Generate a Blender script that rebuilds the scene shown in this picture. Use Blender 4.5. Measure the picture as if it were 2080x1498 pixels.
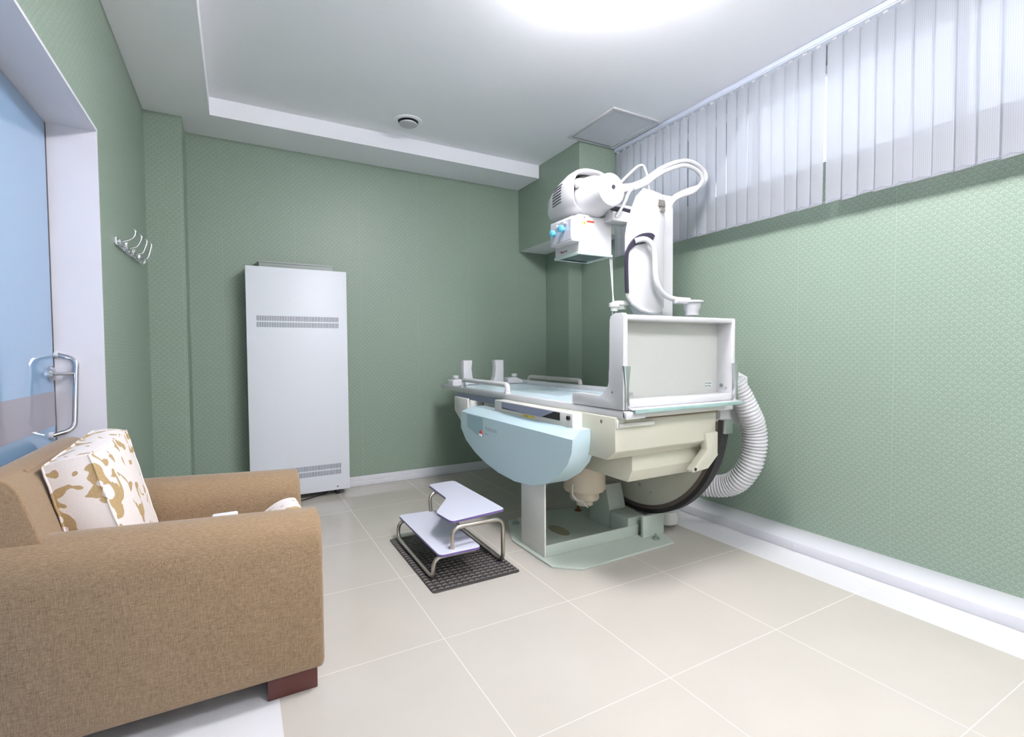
import bpy, bmesh, math, random
from mathutils import Vector, Matrix
random.seed(7)
PI = math.pi
# ------------------------------------------------------------------ camera, world, lights
S = bpy.context.scene
for o in list(bpy.data.objects): bpy.data.objects.remove(o)
COL = S.collection
FPX, YAW, PITCH, ROLL = 1004.5353, math.radians(29.0293), math.radians(-1.9504), math.radians(-0.3799)
fw = Vector((math.sin(YAW)*math.cos(PITCH), math.cos(YAW)*math.cos(PITCH), math.sin(PITCH)))
rt = Vector((math.cos(YAW), -math.sin(YAW), 0)); up = rt.cross(fw)
rt2 = rt*math.cos(ROLL)+up*math.sin(ROLL); up2 = rt2.cross(fw)
cd = bpy.data.cameras.new('camera'); cam = bpy.data.objects.new('camera', cd); COL.objects.link(cam)
cd.sensor_width = 36; cd.sensor_fit = 'HORIZONTAL'; cd.lens = FPX/2080*36; cd.clip_start = .02
m4 = Matrix((rt2, up2, -fw)).transposed().to_4x4(); m4.translation = Vector((0, 0, 1.2)); cam.matrix_world = m4
S.camera = cam
S.view_settings.view_transform = 'Standard'; S.view_settings.look = 'None'
S.view_settings.gamma = 1; S.view_settings.use_curve_mapping = False
S.view_settings.exposure = 1.64
w = bpy.data.worlds.new('daylight'); S.world = w; w.use_nodes = True
wn = w.node_tree.nodes; wl = w.node_tree.links; wn.clear()
wo = wn.new('ShaderNodeOutputWorld'); wb = wn.new('ShaderNodeBackground')
wt = wn.new('ShaderNodeTexCoord'); wsx = wn.new('ShaderNodeSeparateXYZ'); wr = wn.new('ShaderNodeValToRGB')
wl.new(wt.outputs['Generated'], wsx.inputs[0]); wl.new(wsx.outputs['Z'], wr.inputs[0]); wl.new(wr.outputs[0], wb.inputs[0]); wl.new(wb.outputs[0], wo.inputs[0])
wr.color_ramp.elements[0].color = (.62, .68, .70, 1); wr.color_ramp.elements[0].position = .0
wr.color_ramp.elements[1].color = (.70, .84, 1.0, 1); wr.color_ramp.elements[1].position = .5
wb.inputs[1].default_value = 1.05
LAMP_E = 18.3
# daylight portal in the window opening (guides sampling of the sky only)
pl = bpy.data.lights.new('window_portal', 'AREA'); pl.shape = 'RECTANGLE'; pl.size = 4.6; pl.size_y = .66; pl.cycles.is_portal = True
po = bpy.data.objects.new('window_portal', pl); COL.objects.link(po); po.location = (3.40, 1.15, 2.66); po.rotation_euler = (0, PI/2, 0)
po.rotation_euler = Matrix(((0, 0, 1), (1, 0, 0), (0, 1, 0))).to_euler()

# ------------------------------------------------------------------ materials
def srgb(r, g, b):
    f = lambda c: (c/255/12.92) if c/255 <= .04045 else ((c/255+.055)/1.055)**2.4
    return (f(r), f(g), f(b), 1)
MATS = {}
def mat(name, col, rough=.5, metal=0, spec=.5, coat=0, var=.03, scale=30, bump=0, bscale=200, trans=0, emit=None, sub=None):
    if name in MATS: return MATS[name]
    m = bpy.data.materials.new(name); m.use_nodes = True; nt = m.node_tree; n = nt.nodes; b = n['Principled BSDF']
    b.inputs['Roughness'].default_value = rough; b.inputs['Metallic'].default_value = metal
    b.inputs['Specular IOR Level'].default_value = spec; b.inputs['Coat Weight'].default_value = coat
    b.inputs['Transmission Weight'].default_value = trans
    tc = n.new('ShaderNodeTexCoord'); nz = n.new('ShaderNodeTexNoise'); nz.inputs['Scale'].default_value = scale
    mx = n.new('ShaderNodeMix'); mx.data_type = 'RGBA'
    nt.links.new(tc.outputs['Object'], nz.inputs['Vector']); nt.links.new(nz.outputs['Fac'], mx.inputs['Factor'])
    mx.inputs['A'].default_value = tuple(max(0, c*(1-var)) for c in col[:3])+(1,)
    mx.inputs['B'].default_value = tuple(min(1, c*(1+var)) for c in col[:3])+(1,)
    nt.links.new(mx.outputs['Result'], b.inputs['Base Color'])
    if bump:
        n2 = n.new('ShaderNodeTexNoise'); n2.inputs['Scale'].default_value = bscale; nt.links.new(tc.outputs['Object'], n2.inputs['Vector'])
        bp = n.new('ShaderNodeBump'); bp.inputs['Strength'].default_value = bump; bp.inputs['Distance'].default_value = .002
        nt.links.new(n2.outputs['Fac'], bp.inputs['Height']); nt.links.new(bp.outputs[0], b.inputs['Normal'])
    if emit:
        b.inputs['Emission Color'].default_value = emit[0]; b.inputs['Emission Strength'].default_value = emit[1]
    MATS[name] = m; return m
class NB:      # tiny node-graph helper
    def __init__(s, m): s.nt = m.node_tree; s.n = s.nt.nodes
    def math(s, op, a, b=None, c=None):
        x = s.n.new('ShaderNodeMath'); x.operation = op
        for i, v in enumerate((a, b, c)):
            if v is None: continue
            if isinstance(v, (int, float)): x.inputs[i].default_value = v
            else: s.nt.links.new(v, x.inputs[i])
        return x.outputs[0]
    def mix(s, f, a, b):
        x = s.n.new('ShaderNodeMix'); x.data_type = 'RGBA'
        for k, v in (('Factor', f), ('A', a), ('B', b)):
            if isinstance(v, (int, float, tuple)): x.inputs[k].default_value = v
            else: s.nt.links.new(v, x.inputs[k])
        return x.outputs['Result']
    def xyz(s):
        t = s.n.new('ShaderNodeTexCoord'); x = s.n.new('ShaderNodeSeparateXYZ'); s.nt.links.new(t.outputs['Object'], x.inputs[0]); return x.outputs, t.outputs['Object']
    def noise(s, vec, scale, detail=2):
        x = s.n.new('ShaderNodeTexNoise'); x.inputs['Scale'].default_value = scale; x.inputs['Detail'].default_value = detail; s.nt.links.new(vec, x.inputs['Vector']); return x.outputs['Fac']
def wallpaper():
    m = mat('green_wallpaper', srgb(120, 145, 126), rough=.42, spec=.45); g = NB(m); b = g.n['Principled BSDF']
    (x, y, z), vec = g.xyz()
    u = g.math('MULTIPLY', g.math('ADD', x, y), 1/.038); v = g.math('MULTIPLY', z, 1/.019)
    row = g.math('FLOOR', v); fv = g.math('FRACT', v)
    off = g.math('MULTIPLY', g.math('MODULO', g.math('ADD', row, 100), 2), .5)
    fu = g.math('SUBTRACT', g.math('FRACT', g.math('ADD', g.math('ADD', u, 100), off)), .5)
    d = g.math('SQRT', g.math('ADD', g.math('MULTIPLY', fu, g.math('MULTIPLY', fu, 4)), g.math('MULTIPLY', fv, fv)))
    rings = g.math('SINE', g.math('MULTIPLY', d, 13.0))
    r1 = g.math('MULTIPLY', g.math('GREATER_THAN', rings, .35), g.math('LESS_THAN', d, 1.0))
    nz = g.noise(vec, 420, 1); fib = g.math('GREATER_THAN', nz, .50)
    f = g.math('MULTIPLY', g.math('MULTIPLY', r1, fib), .55)
    nz2 = g.noise(vec, 700, 0)
    f = g.math('ADD', f, g.math('MULTIPLY', nz2, .25))
    seam = g.math('FRACT', g.math('DIVIDE', g.math('ADD', g.math('ADD', x, y), 100.22), .53))
    sm = g.math('LESS_THAN', g.math('ABSOLUTE', g.math('SUBTRACT', seam, .5)), .003)
    f = g.math('MINIMUM', g.math('ADD', f, g.math('MULTIPLY', sm, .12)), 1.0)
    c = g.mix(f, srgb(124, 143, 126), srgb(190, 204, 190))
    g.nt.links.new(c, b.inputs['Base Color'])
    bp = g.n.new('ShaderNodeBump'); bp.inputs['Strength'].default_value = .35; bp.inputs['Distance'].default_value = .001
    g.nt.links.new(f, bp.inputs['Height']); g.nt.links.new(bp.outputs[0], b.inputs['Normal'])
    return m
def tiles():
    m = mat('porcelain_floor_tile', srgb(214, 204, 188), rough=.12, spec=.5); g = NB(m); b = g.n['Principled BSDF']
    (x, y, z), vec = g.xyz()
    gx = g.math('ABSOLUTE', g.math('SUBTRACT', g.math('FRACT', g.math('ADD', g.math('DIVIDE', g.math('SUBTRACT', x, .1), .6312), 50.5)), .5))
    gy = g.math('ABSOLUTE', g.math('SUBTRACT', g.math('FRACT', g.math('ADD', g.math('DIVIDE', g.math('SUBTRACT', y, .632), .6425), 50.5)), .5))
    line = g.math('MAXIMUM', g.math('LESS_THAN', gx, .0022), g.math('LESS_THAN', gy, .0022))
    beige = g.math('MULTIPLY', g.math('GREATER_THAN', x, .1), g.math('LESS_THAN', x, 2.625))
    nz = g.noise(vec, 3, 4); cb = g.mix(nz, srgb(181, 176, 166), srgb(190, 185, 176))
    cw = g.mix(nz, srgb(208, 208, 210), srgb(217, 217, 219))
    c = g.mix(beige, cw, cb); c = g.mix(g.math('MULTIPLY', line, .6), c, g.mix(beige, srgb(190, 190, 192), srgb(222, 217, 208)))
    g.nt.links.new(c, b.inputs['Base Color'])
    r = g.math('ADD', .10, g.math('MULTIPLY', line, .5)); g.nt.links.new(r, b.inputs['Roughness'])
    return m
def fabric():
    m = mat('tan_woven_fabric', srgb(190, 160, 130), rough=.9, spec=.15); g = NB(m); b = g.n['Principled BSDF']
    (x, y, z), vec = g.xyz()
    mp = g.n.new('ShaderNodeMapping'); mp.inputs['Scale'].default_value = (900, 900, 60); g.nt.links.new(vec, mp.inputs['Vector'])
    a = g.noise(mp.outputs[0], 1, 1)
    mp2 = g.n.new('ShaderNodeMapping'); mp2.inputs['Scale'].default_value = (70, 900, 900); g.nt.links.new(vec, mp2.inputs['Vector'])
    c = g.noise(mp2.outputs[0], 1, 1)
    f = g.math('MULTIPLY', g.math('ADD', a, c), .5)
    f2 = g.math('MINIMUM', g.math('MAXIMUM', g.math('MULTIPLY_ADD', f, 3.0, -1.0), 0), 1)
    g.nt.links.new(g.mix(f2, srgb(120, 98, 73), srgb(168, 143, 114)), b.inputs['Base Color'])
    b.inputs['Sheen Weight'].default_value = .3
    bp = g.n.new('ShaderNodeBump'); bp.inputs['Strength'].default_value = .3; bp.inputs['Distance'].default_value = .001
    g.nt.links.new(f, bp.inputs['Height']); g.nt.links.new(bp.outputs[0], b.inputs['Normal'])
    return m
def floral():
    m = mat('white_gold_floral_fabric', srgb(232, 224, 216), rough=.85, spec=.2); g = NB(m); b = g.n['Principled BSDF']
    (x, y, z), vec = g.xyz()
    nv = g.n.new('ShaderNodeTexNoise'); nv.inputs['Scale'].default_value = 10; nv.inputs['Detail'].default_value = 1; nv.inputs['Distortion'].default_value = 1.6
    g.nt.links.new(vec, nv.inputs['Vector'])
    vo = g.n.new('ShaderNodeTexVoronoi'); vo.inputs['Scale'].default_value = 26; g.nt.links.new(vec, vo.inputs['Vector'])
    f = g.math('GREATER_THAN', g.math('ADD', nv.outputs['Fac'], g.math('MULTIPLY', g.math('SUBTRACT', .35, vo.outputs['Distance']), .12)), .55)
    fine = g.noise(vec, 260, 1)
    gold = g.mix(fine, srgb(160, 132, 92), srgb(205, 180, 138))
    g.nt.links.new(g.mix(f, g.mix(fine, srgb(226, 217, 212), srgb(240, 234, 230)), gold), b.inputs['Base Color'])
    bp = g.n.new('ShaderNodeBump'); bp.inputs['Strength'].default_value = .3; bp.inputs['Distance'].default_value = .001
    g.nt.links.new(g.math('ADD', f, fine), bp.inputs['Height']); g.nt.links.new(bp.outputs[0], b.inputs['Normal'])
    return m
def slat_fabric():
    m = bpy.data.materials.new('blind_fabric'); m.use_nodes = True; g = NB(m); g.n.clear()
    o = g.n.new('ShaderNodeOutputMaterial'); d = g.n.new('ShaderNodeBsdfDiffuse'); t = g.n.new('ShaderNodeBsdfTranslucent'); mx = g.n.new('ShaderNodeMixShader')
    tp = g.n.new('ShaderNodeBsdfTransparent'); mx2 = g.n.new('ShaderNodeMixShader'); mx2.inputs[0].default_value = .06
    (x, y, z), vec = g.xyz()
    st = g.math('MULTIPLY', g.math('SINE', g.math('MULTIPLY', y, 6.2832/.0085)), .5)
    c = g.mix(g.math('ADD', st, .5), srgb(196, 198, 207), srgb(210, 211, 218))
    g.nt.links.new(c, d.inputs[0]); g.nt.links.new(c, t.inputs[0])
    mx.inputs[0].default_value = .55
    g.nt.links.new(d.outputs[0], mx.inputs[1]); g.nt.links.new(t.outputs[0], mx.inputs[2])
    g.nt.links.new(mx.outputs[0], mx2.inputs[1]); g.nt.links.new(tp.outputs[0], mx2.inputs[2]); g.nt.links.new(mx2.outputs[0], o.inputs[0])
    return m
def pane_glass():
    m = bpy.data.materials.new('window_glass'); m.use_nodes = True; g = NB(m); g.n.clear()
    o = g.n.new('ShaderNodeOutputMaterial'); t = g.n.new('ShaderNodeBsdfTransparent'); gl = g.n.new('ShaderNodeBsdfGlossy'); gl.inputs['Roughness'].default_value = .02
    fr = g.n.new('ShaderNodeFresnel'); mx = g.n.new('ShaderNodeMixShader')
    g.nt.links.new(fr.outputs[0], mx.inputs[0]); g.nt.links.new(t.outputs[0], mx.inputs[1]); g.nt.links.new(gl.outputs[0], mx.inputs[2]); g.nt.links.new(mx.outputs[0], o.inputs[0])
    return m
WALL = wallpaper(); TILE = tiles(); FAB = fabric(); FLOR = floral(); SLAT = slat_fabric(); PANE = pane_glass()
PLASTER = mat('white_ceiling_paint', srgb(243, 244, 248), .85, spec=.2, var=.01)
JAMB = mat('white_door_paint', srgb(222, 221, 228), .5, var=.03, scale=6)
TRIM = mat('white_marble_trim', srgb(212, 213, 218), .25, var=.04, scale=5)
WHITE = mat('white_enamel', srgb(206, 206, 208), .3, var=.01)
GWHITE = mat('glossy_white_plastic', srgb(204, 204, 206), .25, var=.01)
CREAM = mat('cream_machine_enamel', srgb(205, 203, 186), .38, var=.015)
LCREAM = mat('pale_grey_enamel', srgb(214, 214, 208), .38, var=.015)
BEIGE = mat('beige_intensifier_paint', srgb(216, 202, 182), .4, var=.015)
BLUE = mat('light_blue_enamel', srgb(196, 220, 227), .38, var=.015)
SAGE = mat('grey_green_base_paint', srgb(182, 192, 182), .42, var=.02)
PANELG = mat('light_grey_panel', srgb(196, 198, 192), .45, var=.015)
RUBBER = mat('black_rubber', srgb(40, 38, 40), .6, var=.1, bump=.2)
RIMBR = mat('worn_rubber_edge', srgb(96, 86, 80), .7, var=.1)
CHROME = mat('polished_chrome', srgb(215, 215, 220), .08, metal=1)
STEEL = mat('brushed_steel', srgb(190, 182, 172), .28, metal=1)
NICKEL = mat('satin_steel', srgb(176, 182, 180), .35, metal=1)
BLACK = mat('black_plastic', srgb(28, 28, 32), .4)
DARK = mat('dark_slot', srgb(50, 46, 62), .5)
GREYP = mat('grey_plastic', srgb(165, 160, 155), .45)
KNOB = mat('cyan_knob_plastic', srgb(95, 180, 205), .35)
CYL = mat('glass_table_surface', srgb(212, 232, 240), .3, var=.04, scale=4)
TEAL = mat('teal_glass_edge', srgb(156, 186, 180), .15)
VIOLET = mat('violet_laminate_edge', srgb(110, 92, 150), .5)
LAMIN = mat('white_laminate_step', srgb(202, 204, 217), .35, var=.01)
WOOD = mat('dark_red_wood', srgb(92, 48, 42), .35, var=.15, scale=15)
DOORGL = mat('blue_frosted_glass', srgb(132, 168, 202), .06, var=.02, scale=2, coat=.5)
DOORBAND = mat('grey_door_band', srgb(150, 146, 158), .1, var=.02, scale=2)
YELLOW = mat('yellow_label', srgb(236, 206, 60), .5)
ORANGE = mat('orange_red_label', srgb(222, 92, 50), .5)
REDM = mat('red_mark', srgb(190, 60, 60), .5)
LABELG = mat('grey_label', srgb(160, 162, 160), .5)
INK = mat('grey_ink', srgb(146, 164, 172), .5)
PAPER = mat('white_paper', srgb(236, 236, 246), .6)
LENS = mat('smoked_acrylic', srgb(88, 104, 106), .15)
MESHG = mat('blue_grey_film', srgb(112, 120, 140), .3, var=.1, scale=200)
LIGHT = mat('lamp_diffuser', (1, 1, 1, 1), .4, emit=((1, .962, 1.0, 1), LAMP_E))
COPPER = mat('copper_bolt', srgb(150, 100, 70), .4, metal=1)

# ------------------------------------------------------------------ mesh helpers
class B:
    def __init__(s): s.bm = bmesh.new()
    def _new(s, fn):
        before = set(s.bm.verts); fn(); return [v for v in s.bm.verts if v not in before]
    def box(s, x0, x1, y0, y1, z0, z1, bev=0, seg=2, rot=None, piv=None):
        t = bmesh.new(); bmesh.ops.create_cube(t, size=1)
        for v in t.verts: v.co = Vector(((x0+x1)/2+v.co.x*(x1-x0), (y0+y1)/2+v.co.y*(y1-y0), (z0+z1)/2+v.co.z*(z1-z0)))
        if bev: bmesh.ops.bevel(t, geom=list(t.edges), offset=min(bev, .49*min(x1-x0, y1-y0, z1-z0)), segments=seg, profile=.5, affect='EDGES')
        if rot is not None:
            c = Vector(piv) if piv else Vector(((x0+x1)/2, (y0+y1)/2, (z0+z1)/2))
            for v in t.verts: v.co = c+rot@(v.co-c)
        s.merge(t); return s
    def merge(s, t):
        me = bpy.data.meshes.new('t'); t.to_mesh(me); t.free(); s.bm.from_mesh(me); bpy.data.meshes.remove(me)
    def prism(s, pts, axis, a, b, bev=0, seg=2, bevall=True):
        """pts: outline in the two other axes (in x,y,z order), extruded along axis from a to b"""
        t = bmesh.new()
        def P(p, h):
            return Vector((h, p[0], p[1])) if axis == 'x' else Vector((p[0], h, p[1])) if axis == 'y' else Vector((p[0], p[1], h))
        A = [t.verts.new(P(p, a)) for p in pts]; Bv = [t.verts.new(P(p, b)) for p in pts]
        f1 = t.faces.new(A); f2 = t.faces.new(Bv[::-1]); n = len(pts)
        for i in range(n): t.faces.new((A[i], Bv[i], Bv[(i+1) % n], A[(i+1) % n]))
        bmesh.ops.recalc_face_normals(t, faces=t.faces)
        if bev:
            ed = list(t.edges) if bevall else list(set(f1.edges) | set(f2.edges))
            bmesh.ops.bevel(t, geom=ed, offset=bev, segments=seg, profile=.5, affect='EDGES', clamp_overlap=True)
        s.merge(t); return s
    def tube(s, pts, r, seg=12, cap=True):
        pts = [Vector(p) for p in pts]; n = len(pts); rings = []
        rr = r if callable(r) else (lambda i: r)
        tang = [(pts[min(i+1, n-1)]-pts[max(i-1, 0)]).normalized() for i in range(n)]
        nrm = tang[0].orthogonal().normalized()
        for i in range(n):
            nrm = (nrm-tang[i]*nrm.dot(tang[i])).normalized(); bn = tang[i].cross(nrm)
            rings.append([s.bm.verts.new(pts[i]+(nrm*math.cos(2*PI*k/seg)+bn*math.sin(2*PI*k/seg))*rr(i)) for k in range(seg)])
        for i in range(n-1):
            for k in range(seg): s.bm.faces.new((rings[i][k], rings[i][(k+1) % seg], rings[i+1][(k+1) % seg], rings[i+1][k]))
        if cap: s.bm.faces.new(rings[0][::-1]); s.bm.faces.new(rings[-1])
        return s
    def cyl(s, p0, p1, r, seg=24, r1=None):
        r1 = r if r1 is None else r1
        return s.tube([p0, p1], lambda i: (r, r1)[i], seg)
    def lathe(s, c, prof, axis='z', seg=32, M=None):
        """prof: list of (radius, height) revolved about axis through c"""
        c = Vector(c); rings = []
        for r, h in prof:
            ring = []
            for k in range(seg):
                a = 2*PI*k/seg; q = (r*math.cos(a), r*math.sin(a))
                v = Vector((q[0], q[1], h)) if axis == 'z' else Vector((q[0], h, q[1])) if axis == 'y' else Vector((h, q[0], q[1]))
                if M is not None: v = M@v
                ring.append(s.bm.verts.new(c+v))
            rings.append(ring)
        for i in range(len(rings)-1):
            for k in range(seg): s.bm.faces.new((rings[i][k], rings[i][(k+1) % seg], rings[i+1][(k+1) % seg], rings[i+1][k]))
        s.bm.faces.new(rings[0]); s.bm.faces.new(rings[-1])
        return s
    def obj(s, name, m, parent=None, smooth=35, mats=None, matfn=None):
        bmesh.ops.remove_doubles(s.bm, verts=s.bm.verts, dist=1e-5)
        bmesh.ops.recalc_face_normals(s.bm, faces=s.bm.faces)
        me = bpy.data.meshes.new(name); s.bm.to_mesh(me); s.bm.free()
        for x in ([m] if mats is None else mats): me.materials.append(x)
        for p in me.polygons: p.use_smooth = True
        me.set_sharp_from_angle(angle=math.radians(smooth))
        if matfn:
            for p in me.polygons: p.material_index = matfn(p)
        o = bpy.data.objects.new(name, me); COL.objects.link(o)
        if parent: o.parent = parent; o.matrix_parent_inverse = inv(parent)
        return o
def inv(o):
    return Matrix.Translation(-o.location)     # parts keep world coordinates; only the root empties are displaced
def root(name, label, cat, loc, group=None):
    o = bpy.data.objects.new(name, None); COL.objects.link(o); o.location = loc; o.empty_display_size = .1
    o['label'] = label; o['category'] = cat
    if group: o['group'] = group
    return o
def tag(o, label, cat, group=None):
    o['label'] = label; o['category'] = cat
    if group: o['group'] = group
    return o
def struct(name, b, m, parent=None, **k):
    o = b.obj(name, m, parent, **k)
    if parent is None: o['kind'] = 'structure'
    return o
def fillet(pts, r, n=6):
    pts = [Vector(p) for p in pts]; out = [pts[0]]
    for i in range(1, len(pts)-1):
        a, b, c = pts[i-1], pts[i], pts[i+1]; d1 = (a-b); d2 = (c-b)
        rr = min(r, d1.length*.48, d2.length*.48); p1 = b+d1.normalized()*rr; p2 = b+d2.normalized()*rr
        for k in range(n+1):
            t = k/n; out.append(p1*(1-t)**2+b*2*t*(1-t)+p2*t*t)
    out.append(pts[-1]); return out
def spline(pts, n=10):
    pts = [Vector(p) for p in pts]; P = [pts[0]*2-pts[1]]+pts+[pts[-1]*2-pts[-2]]; out = []
    for i in range(1, len(P)-2):
        for k in range(n):
            t = k/n; p0, p1, p2, p3 = P[i-1:i+3]
            out.append(.5*((2*p1)+(p2-p0)*t+(2*p0-5*p1+4*p2-p3)*t*t+(3*p1-p0-3*p2+p3)*t**3))
    out.append(pts[-1]); return out
def rpoly(pts, r, n=5):
    """rounded closed 2-D outline"""
    out = []; N = len(pts)
    for i in range(N):
        a, b, c = Vector(pts[i-1]), Vector(pts[i]), Vector(pts[(i+1) % N]); d1 = a-b; d2 = c-b
        rr = min(r[i] if isinstance(r, (list, tuple)) else r, d1.length*.48, d2.length*.48)
        if rr < 1e-5: out.append(tuple(b)); continue
        p1 = b+d1.normalized()*rr; p2 = b+d2.normalized()*rr
        for k in range(n+1):
            t = k/n; out.append(tuple(p1*(1-t)**2+b*2*t*(1-t)+p2*t*t))
    return out
def text(name, s, size, M, m, parent, ext=.0004, label=None):
    c = bpy.data.curves.new(name, 'FONT'); c.body = s; c.size = size; c.extrude = ext; c.resolution_u = 3
    t = bpy.data.objects.new(name, c); COL.objects.link(t); dg = bpy.context.evaluated_depsgraph_get()
    me = bpy.data.meshes.new_from_object(t.evaluated_get(dg)); bpy.data.objects.remove(t)
    me.transform(M); me.materials.clear(); me.materials.append(m)
    o = bpy.data.objects.new(name, me); COL.objects.link(o); o.parent = parent; o.matrix_parent_inverse = inv(parent); return o
def M3(xa, ya, loc):
    xa, ya = Vector(xa), Vector(ya); m = Matrix((xa, ya, xa.cross(ya))).transposed().to_4x4(); m.translation = Vector(loc); return m
FACE_NX = lambda loc: M3((0, -1, 0), (0, 0, 1), loc)     # lettering on a face looking to -x
FACE_NY = lambda loc: M3((1, 0, 0), (0, 0, 1), loc)      # lettering on a face looking to -y

# ------------------------------------------------------------------ room
XL, XR, YB, YN, ZS, ZT = -.532, 3.114, 4.54, -1.5, 2.884, 3.01
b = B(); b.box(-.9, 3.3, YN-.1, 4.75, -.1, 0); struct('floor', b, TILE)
b = B(); b.box(-.9, 3.5, YN-.1, 4.75, ZT, ZT+.1)
struct('ceiling', b, PLASTER)
b = B(); b.prism([(-.532, YN), (-.133, YN), (-.133, 4.128), (2.605, 4.128), (2.605, YB), (-.532, YB)], 'z', ZS, ZT-.0005); struct('trim_1', b, PLASTER)
DX = -.70
b = B()
b.box(-.9, XL, 2.87, YB+.1, 0, ZT); b.box(-.9, XL, YN, .85, 0, ZT); b.box(-.9, XL, .85, 2.87, 2.21, ZT); b.box(-.9, DX-.06, .85, 2.87, 0, 2.21)
b.box(XL-.01, -.31, 4.253, YB+.05, 0, ZS-.001)
struct('wall_left', b, WALL)
b = B()   # white painted jamb and lintel lining of the door niche
b.box(DX-.05, XL+.004, 2.863, 2.875, 0, 2.21); b.box(DX-.05, XL+.004, .85, 2.863, 2.198, 2.21); b.box(DX-.05, XL+.004, .845, .857, 0, 2.198)
struct('trim_2', b, JAMB)
b = B(); b.box(-.6, 3.3, YB, YB+.15, 0, ZT); struct('wall_back', b, WALL)
b = B(); b.box(-.9, 3.4, YN-.1, YN, 0, ZT); struct('wall_front', b, PLASTER)
b = B()   # right wall with a long high window opening, corner pier and boxed duct
WZ0, WZ1, WY0, WY1 = 2.33, 2.99, -1.1, 3.40
b.box(XR, XR+.3, YN, YB+.1, 0, WZ0); b.box(XR, XR+.3, YN, YB+.1, WZ1, ZT); b.box(XR, XR+.3, YN, WY0, WZ0, WZ1); b.box(XR, XR+.3, WY1, YB+.1, WZ0, WZ1)
b.box(2.948, XR+.02, 4.121, YB+.02, 0, 2.2495)
struct('wall_right', b, WALL)
b = B(); b.box(2.61, XR+.02, 3.482, YB+.02, 2.25, ZT-.001)
struct('trim_3', b, WALL, mats=[WALL, PLASTER], matfn=lambda p: 1 if p.normal.z < -.5 else 0)
# baseboards, ledge
b = B(); b.box(-.31, 2.948, YB-.014, YB, 0, .088, .004); b.box(-.31, 2.948, YB-.022, YB, 0, .045, .004); struct('baseboard_back', b, TRIM)
b = B(); b.box(XL, XL+.014, 2.88, 4.25, 0, .088, .004); b.box(XL+.014, -.31, 4.239, 4.253, 0, .088, .004); struct('baseboard_left', b, TRIM)
b = B(); b.box(2.874, XR, YN, 4.121, 0, .0577, .003)
b.box(2.866, 2.874, 1.72, 1.735, 0, .052, .001)
b.box(2.862, 2.95, 3.2, 3.28, .0577, .075, .003)
struct('baseboard_right', b, TRIM)
# window
b = B()
b.box(XR+.17, XR+.21, WY0, WY1, WZ0, WZ0+.05); b.box(XR+.17, XR+.21, WY0, WY1, WZ1-.05, WZ1)
for y in (-1.1, .03, 1.12, 2.27, 3.35): b.box(XR+.17, XR+.21, y, y+.05, WZ0+.05, WZ1-.05)
wf = struct('window_1', b, GWHITE)
for y in (-1.05, .08, 1.17, 2.32):
    g = B(); g.box(XR+.188, XR+.192, y, y+1.03+.02, WZ0+.05, WZ1-.05); struct('pane', g, PANE, wf)
# door
b = B(); b.box(DX-.04, DX, .87, 2.845, .01, 2.195)
dr = struct('door_1', b, DOORGL)
b = B(); b.box(DX-.001, DX+.0015, .87, 2.845, .893, 1.042); b.obj('door_band', DOORBAND, dr)
b = B(); b.box(DX-.045, DX-.0, 2.846, 2.862, 0, 2.197); b.obj('edge_gap_shade', BLACK, dr)  # black strip painted in for the shaded gap between door and jamb
b = B(); b.tube(fillet([(DX+.012, 2.86, 1.200), (DX+.075, 2.86, 1.180), (DX+.075, 2.795, .875), (DX+.012, 2.765, .858)], .05, 8), .0105, 14)
hd = b.obj('handle', CHROME, dr)
b = B(); b.cyl((DX, 2.86, 1.201), (DX+.014, 2.86, 1.199), .0145, 16); b.obj('end_cap', GWHITE, hd)
b = B(); b.cyl((DX, 2.765, .858), (DX+.014, 2.765, .858), .0145, 16); b.obj('end_cap', GWHITE, hd)
b = B(); b.lathe((DX, 2.79, 1.118), [(.034, 0), (.034, .008), (.026, .016), (.012, .018)], 'x', 24); b.cyl((DX+.01, 2.79, 1.118), (DX+.07, 2.845, 1.116), .008, 12)
b.obj('rosette', CHROME, hd)

# ------------------------------------------------------------------ ceiling fixtures
LX, LY = 1.46, 1.645
def ceiling_lamp(LX, LY, label):
    t = root('ceiling_lamp', label, 'lamp', (LX, LY, ZT))
    b = B(); b.box(LX-.22, LX+.22, LY-.22, LY+.22, ZT-.022, ZT, .003); b.obj('mounting_plate', GWHITE, t)
    b = B(); b.box(LX-.28, LX+.28, LY-.28, LY+.28, 2.90, ZT-.022, .008); b.obj('diffuser', LIGHT, t)
ceiling_lamp(LX, LY, 'square white ceiling light glowing at the top edge of the picture')
ceiling_lamp(LX, LY-2.1, 'square white fill light added out of view, behind the camera')  # unseen second lamp, added to brighten the room from behind the camera
t = root('ceiling_vent', 'round white air valve set in the ceiling above the tall cabinet', 'vent', (1.209, 3.827, ZT))
b = B(); b.lathe((1.209, 3.827, ZT), [(.108, 0), (.105, -.006), (.082, -.010), (.078, -.003), (.06, .0)], 'z', 40); b.obj('ring', PLASTER, t)
b = B(); b.lathe((1.209, 3.827, ZT), [(.02, -.002), (.055, -.012), (.070, -.022), (.068, -.030), (.01, -.034)], 'z', 40); b.obj('valve_disc', GWHITE, t)
b = B(); b.lathe((1.209, 3.827, ZT), [(.079, -.003), (.079, -.001), (.001, -.001)], 'z', 40); b.obj('dark_throat', DARK, t)
t = root('access_hatch', 'square grey access hatch with white frame in the ceiling above the corner duct', 'hatch', (2.71, 3.17, ZT))
b = B(); hx0, hx1, hy0, hy1 = 2.478, 2.945, 2.885, 3.47
for a in ((hx0, hx1, hy0, hy0+.03), (hx0, hx1, hy1-.03, hy1), (hx0, hx0+.03, hy0+.03, hy1-.03), (hx1-.03, hx1, hy0+.03, hy1-.03)): b.box(*a, ZT-.012, ZT, .002)
b.obj('frame', GWHITE, t)
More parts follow.
